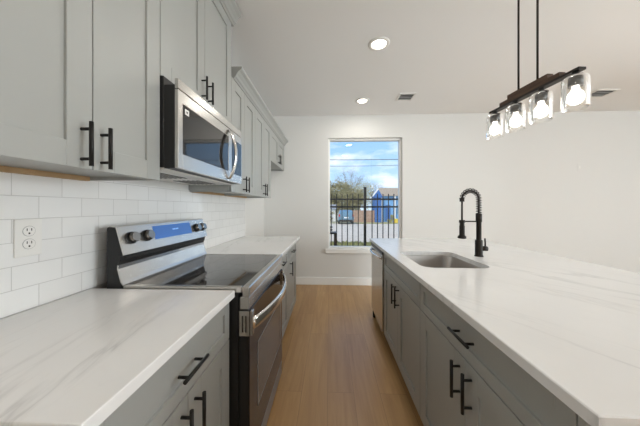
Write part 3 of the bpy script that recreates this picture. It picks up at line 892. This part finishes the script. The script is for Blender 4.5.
# ------------------------------------------------------------------ outside
random.seed(7)
def gz(y): return -0.10 - max(0.0, y - 9.0) * 0.031 if y < 30 else -0.75 - (y - 30) * 0.004
b = MB()
ys = [4.22, 9, 12, 16, 20, 24, 27, 30, 60, 140]
vs = []; fs = []
for y in ys: vs += [(-80, y, gz(y)), (110, y, gz(y))]
for k in range(len(ys) - 1): fs.append((2 * k, 2 * k + 1, 2 * k + 3, 2 * k + 2))
struct(b.poly(vs, fs).build('ground', M['ground']))
b = MB(); vs = []; fs = []
rys = [9.6, 12, 16, 20, 24, 27, 29.5]
for y in rys: vs += [(-60, y, gz(y) + .012), (80, y, gz(y) + .012)]
for k in range(len(rys) - 1): fs.append((2 * k, 2 * k + 1, 2 * k + 3, 2 * k + 2))
struct(b.poly(vs, fs).build('road', M['road']))

def strip(y0, y1, x0, x1, n, seed):
    rnd = random.Random(seed); t_ = bmesh.new()
    for k in range(n):
        x, y = rnd.uniform(x0, x1), rnd.uniform(y0, y1); z = gz(y); a = rnd.uniform(0, 6.28); h_ = rnd.uniform(.04, .13); w_ = .02 + .03 * rnd.random()
        dx, dy = math.cos(a) * w_, math.sin(a) * w_
        t_.faces.new([t_.verts.new((x - dx, y - dy, z)), t_.verts.new((x + dx, y + dy, z)), t_.verts.new((x + dx * .2 + dy, y + dy * .2 - dx, z + h_))])
    b = MB(); b._join(t_); o = b.build('grass', M['grass']); o['kind'] = 'stuff'; return o
tag(strip(29.7, 31.0, 4.4, 14, 3000, 3), 'rough grass verge on the far side of the street', 'grass')
tag(strip(8.2, 9.5, -1, 7, 2600, 4), 'rough grass strip along the foot of the metal fence', 'grass')

# metal fence
FYP = 8.0
t = thing('metal_fence', 'black metal picket fence standing outside the window', 'fence', (2.5, FYP, -0.1))
FXS = 0.1774
px0 = 2.262
b = MB(); b.box(px0 - .04, px0 + .04, FYP - .04, FYP + .04, -0.1, 1.93, .004); b.box(px0 - .046, px0 + .046, FYP - .046, FYP + .046, 1.93, 1.95, .004); b.build('post', M['black'], t)
for xx in (px0 - 2.4, px0 + 2.4):
    b = MB(); b.box(xx - .04, xx + .04, FYP - .04, FYP + .04, -0.1, 1.93, .004); b.box(xx - .046, xx + .046, FYP - .046, FYP + .046, 1.93, 1.95, .004); b.build('post', M['black'], t)
for sgn in (-1, 1):
    xa, xb = sorted((px0 + sgn * .04, px0 + sgn * 2.36))
    for z in (1.545, 1.295, -0.02):
        MB().box(xa, xb, FYP - .022, FYP + .022, z - .026, z + .026, .002).build('rail', M['black'], t)
    for k in range(12):
        x = px0 + sgn * (0.225 + k * FXS)
        if abs(x - px0) > 2.33: continue
        b = MB(); b.box(x - .0135, x + .0135, FYP - .0125 - .036, FYP + .0125 - .032, -0.06, 1.72, 0).build('picket', M['black'], t)
# bench end in front of the fence
t = thing('garden_bench', 'black metal bench end by the fence at the lower left of the window', 'bench', (0.6, 7.0, -0.1))
b = MB(); b.box(-0.30, 1.30, 6.72, 7.10, 0.53, 0.575, .004).build('seat_board', M['black'], t)
for x in (-0.26, 1.25):
    b = MB(); b.box(x - .03, x + .055, 6.75, 7.05, -0.1, 0.5295, .003).build('leg', M['black'], t)
for z in (0.62, 0.70):
    MB().box(-0.30, 1.18, 7.07, 7.095, z - .022, z + .022, .003).build('back_slat', M['black'], t)
for x in (-0.24, 1.10):
    MB().box(x - .02, x + .02, 7.0955, 7.11, 0.575, 0.73, .002).build('back_post', M['black'], t)

# car seen from behind
CY = 28.0; cg = gz(CY) + .014; CX = 3.02
t = thing('car', 'dark blue-grey hatchback parked across the street, seen from behind', 'car', (CX, CY + 2, cg))
b = MB(); t_ = bmesh.new()
secs = [ # (y, half width low, half width mid, half width roof, z low, z belt, z roof)
    (0.00, .80, .88, .0, .36, .95, .96), (0.06, .84, .90, .66, .30, 1.00, 1.46), (0.40, .86, .92, .68, .26, 1.02, 1.62),
    (1.60, .86, .92, .70, .24, 1.00, 1.66), (2.50, .86, .92, .66, .24, .98, 1.58), (3.25, .86, .91, .72, .24, .96, 1.0),
    (4.05, .80, .84, .66, .28, .80, .84), (4.20, .72, .76, .60, .36, .66, .68)]
rings = []
for (y, a, m_, r, zl, zb, zr_) in secs:
    r = max(r, .5)
    pr = [(-a, zl), (-m_, zl + .18), (-m_, zb - .06), (-m_ + .03, zb), (-r - .02, zr_ - .05), (-r + .1, zr_), (r - .1, zr_), (r + .02, zr_ - .05), (m_ - .03, zb), (m_, zb - .06), (m_, zl + .18), (a, zl)]
    rings.append([t_.verts.new((CX + x, CY + y, cg + z)) for x, z in pr])
for p, q in zip(rings, rings[1:]):
    for k in range(12): t_.faces.new((p[k], p[(k + 1) % 12], q[(k + 1) % 12], q[k]))
t_.faces.new(rings[0]); t_.faces.new(rings[-1][::-1])
bmesh.ops.recalc_face_normals(t_, faces=t_.faces[:])
b._join(t_)
body = b.build('body', M['carpaint'], t)
MB().poly([(CX - .70, CY + .045, cg + 1.04), (CX + .70, CY + .045, cg + 1.04), (CX + .60, CY + .13, cg + 1.46), (CX - .60, CY + .13, cg + 1.46), (CX - .70, CY + .10, cg + 1.04), (CX + .70, CY + .10, cg + 1.04), (CX + .60, CY + .2, cg + 1.46), (CX - .60, CY + .2, cg + 1.46)],
          [(0, 1, 2, 3), (4, 5, 6, 7), (0, 1, 5, 4), (1, 2, 6, 5), (2, 3, 7, 6), (3, 0, 4, 7)]).build('rear_window', M['carglass'], t)
for s in (-1, 1):
    MB().box(CX + s * .78 - .08, CX + s * .78 + .08, CY - .012, CY + .09, cg + .86, cg + 1.14, .01).build('tail_light', M['redlens'], t)
    for y in (0.75, 3.35):
        MB().cyl((CX + s * .70, CY + y, cg + .32), (CX + s * .90, CY + y, cg + .32), .32, n=24).build('wheel', M['tyre'], t)
MB().box(CX - .82, CX + .82, CY - .04, CY + .06, cg + .26, cg + .50, .02).build('bumper', M['tyre'], t)
MB().box(CX - .25, CX + .25, CY - .02, CY + .03, cg + .68, cg + .82, .005).build('number_plate', M['white'], t)

# blue house
hy = 34.0; hg = gz(hy)
t = thing('house', 'bright blue house with a tan roof seen at the right of the window', 'house', (11, hy + 3, hg))
MB().box(8.35, 15.5, hy, hy + 7, hg, 2.95).build('wall', M['houseblue'], t)
MB().poly([(8.0, hy - .6, 2.85), (15.9, hy - .6, 2.85), (15.9, hy + 3.5, 4.25), (8.7, hy + 3.5, 4.25), (8.0, hy + 7.6, 2.85), (15.9, hy + 7.6, 2.85)],
          [(0, 1, 2, 3), (3, 2, 5, 4), (0, 3, 4), (1, 2, 5), (0, 1, 5, 4)]).build('roof', M['roof'], t)
MB().box(7.25, 8.05, hy - 1.2, hy + .5, hg, 2.6).build('gable_wall', M['housedark'], t, 'dark blue gabled front')
MB().poly([(7.05, hy - 1.4, 2.60), (7.65, hy - 1.4, 3.72), (8.25, hy - 1.4, 2.60), (7.05, hy + .6, 2.60), (7.65, hy + .6, 3.72), (8.25, hy + .6, 2.60)],
          [(0, 1, 2), (3, 4, 5), (0, 1, 4, 3), (1, 2, 5, 4), (0, 2, 5, 3)]).build('gable_roof', M['housedark'], t)
MB().poly([(6.35, hy - 1.45, 2.28), (6.50, hy - 1.45, 2.22), (7.68, hy - 1.45, 3.66), (7.60, hy - 1.45, 3.84), (6.35, hy - 1.25, 2.28), (6.50, hy - 1.25, 2.22), (7.68, hy - 1.25, 3.66), (7.60, hy - 1.25, 3.84)],
          [(0, 1, 2, 3), (4, 5, 6, 7), (0, 1, 5, 4), (1, 2, 6, 5), (2, 3, 7, 6), (3, 0, 4, 7)]).build('bargeboard', M['trim'], t)
for x in (8.35, 10.05):
    MB().box(x - .14, x + .14, hy - .5, hy - .25, hg, 2.86).build('porch_post', M['trim'], t)
MB().box(8.9, 9.6, hy - .06, hy + .02, hg + .1, 1.6).build('door', M['housedark'], t)
MB().box(10.5, 11.6, hy - .05, hy + .02, 0.3, 1.6).build('window', M['carglass'], t)
o = MB().box(9.55, 10.0, hy - 2.4, hy - 2.0, gz(hy) - .01, gz(hy) + .55, .05).build('recycling_bin', M['yellow'])
tag(o, 'small yellow bin on the grass before the blue house', 'bin')

o = MB()
for k in range(30):
    x = 4.2 + k * 0.10
    o.box(x, x + .094, 33.0, 33.03, gz(33) - .02, 0.85 + (k % 3) * .01)
o.box(4.2, 7.2, 33.03, 33.08, 0.4, 0.5).box(4.2, 7.2, 33.03, 33.08, -0.5, -0.4)
tag(o.build('board_fence', M['fencewood']), 'reddish brown wooden board fence left of the blue house', 'fence')
t = thing('shed', 'white shed at the left edge of the window behind the fence', 'shed', (0.6, 36, gz(36)))
MB().box(-1.2, 1.95, 35, 37.6, gz(36), 1.0).build('wall', M['trim'], t)
MB().poly([(-1.4, 34.8, 1.0), (2.15, 34.8, 1.0), (2.15, 36.3, 1.7), (-1.4, 36.3, 1.7), (-1.4, 37.8, 1.0), (2.15, 37.8, 1.0)], [(0, 1, 2, 3), (3, 2, 5, 4), (0, 3, 4), (1, 2, 5), (0, 1, 5, 4)]).build('roof', M['greymetal'], t)

# trees
def tree(name, label, x, y, h, w, leafmat, nleaf, leafsize, seed, lo=0.25, nclump=26, ntwig=7, trunk=0.16, spread=0.14):
    rnd = random.Random(seed); z0 = gz(y)
    t = thing(name, label, 'tree' if name == 'tree' else 'shrub', (x, y, z0))
    tb = MB(); top = Vector((x + rnd.uniform(-.1, .1) * w, y, z0 + h * (lo + .25)))
    base = Vector((x, y, z0 - .03))
    tb.tube([base, base.lerp(top, .5) + Vector((rnd.uniform(-.05, .05) * w, 0, 0)), top], [trunk, trunk * .8, trunk * .5], 8, caps=False)
    clumps = []
    while len(clumps) < nclump:
        p = Vector((rnd.uniform(-1, 1), rnd.uniform(-1, 1), rnd.uniform(-1, 1)))
        if p.length > 1 or p.length < .25: continue
        clumps.append(Vector((x + p.x * w * .5, y + p.y * w * .4, z0 + h * (lo + (1 - lo) * (p.z * .5 + .5) * .93))))
    for c in clumps:
        s_ = base.lerp(top, rnd.uniform(.55, 1.0)); m_ = s_.lerp(c, .5) + Vector((rnd.uniform(-1, 1), rnd.uniform(-1, 1), rnd.uniform(-1, .2))) * h * .03
        r = trunk * rnd.uniform(.18, .34)
        tb.tube([s_, m_, c], [r, r * .7, r * .4], 5, caps=False)
        for k in range(ntwig):
            d = Vector((rnd.gauss(0, 1), rnd.gauss(0, 1), rnd.gauss(.5, .8))).normalized() * h * spread * rnd.uniform(.6, 1.5)
            q = m_.lerp(c, rnd.uniform(.3, 1))
            tb.tube([q, q + d * .5 + Vector((0, 0, -.02)), q + d], [r * .35, r * .25, r * .12], 3, caps=False)
    tb.build('trunk', M['bark'], t)
    lv = bmesh.new()
    for i in range(nleaf):
        c = rnd.choice(clumps) + Vector((rnd.gauss(0, 1), rnd.gauss(0, 1), rnd.gauss(0, .8))) * h * spread * .62
        if c.z < z0 + .02: continue
        u = Vector((rnd.gauss(0, 1), rnd.gauss(0, 1), rnd.gauss(0, 1))).normalized(); v = u.orthogonal().normalized()
        s = leafsize * rnd.uniform(.6, 1.3)
        lv.faces.new([lv.verts.new(c + u * s), lv.verts.new(c + v * s * .6), lv.verts.new(c - u * s * .9), lv.verts.new(c - v * s * .6)])
    b = MB(); b._join(lv); b.build('foliage', leafmat, t)
tree('tree', 'dense olive tree at the left of the window view', 1.2, 44, 7.4, 6.2, M['leaf1'], 9000, .17, 1, .10, 46)
tree('tree', 'second olive tree beside the dense one, behind the parked car', 5.4, 52, 7.4, 6.4, M['leaf1'], 7500, .17, 2, .10, 40)
tree('tree', 'tall nearly bare tree in the middle of the window view', 6.2, 61, 12.6, 9.0, M['leaf3'], 900, .08, 3, .22, 46, 16, .16, .13)
tree('tree', 'yellow-green tree rising left of the blue house', 10.2, 70, 10.2, 6.2, M['leaf2'], 3600, .13, 4, .15, 30)
tree('tree', 'twiggy grey tree standing behind the board fence', 15.5, 79, 11.4, 6.0, M['leaf3'], 1500, .10, 5, .2, 30, 14)
tree('shrub', 'low yellow-green shrub by the corner of the blue house', 9.0, 31.75, 1.1, 0.9, M['leaf2'], 700, .06, 6, .05, 12, 5, .04)
tree('shrub', 'olive shrub growing along the street left of the parked car', 0.95, 32.8, 1.9, 1.5, M['leaf1'], 1300, .07, 8, .05, 16, 6, .06)

# power line
PY = 20.0
for i, x in enumerate((-9.0, 16.0)):
    t = thing('utility_pole', ('wooden utility pole out of view to the left' if i == 0 else 'wooden utility pole out of view to the right'), 'pole', (x, PY, gz(PY)))
    MB().cyl((x, PY, gz(PY) - .1), (x, PY, 6.2), .13, .10, n=12).build('pole', M['bark'], t)
    MB().box(x - .06, x + .06, PY - .11, PY + .11, 4.6, 5.5).build('bracket', M['black'], t)
def wire(lab, za, zb, r):
    pts = [(-9 + 25 * k / 24, PY - .135, za + (zb - za) * k / 24 - 0.35 * (1 - (2 * k / 24 - 1) ** 2)) for k in range(25)]
    tag(MB().tube(pts, r, 6).build('power_line', M['black']), lab, 'cable')
wire('upper power line crossing the sky in the window', 5.55, 5.50, .022)
wire('lower power line crossing the sky in the window', 4.93, 5.10, .014)
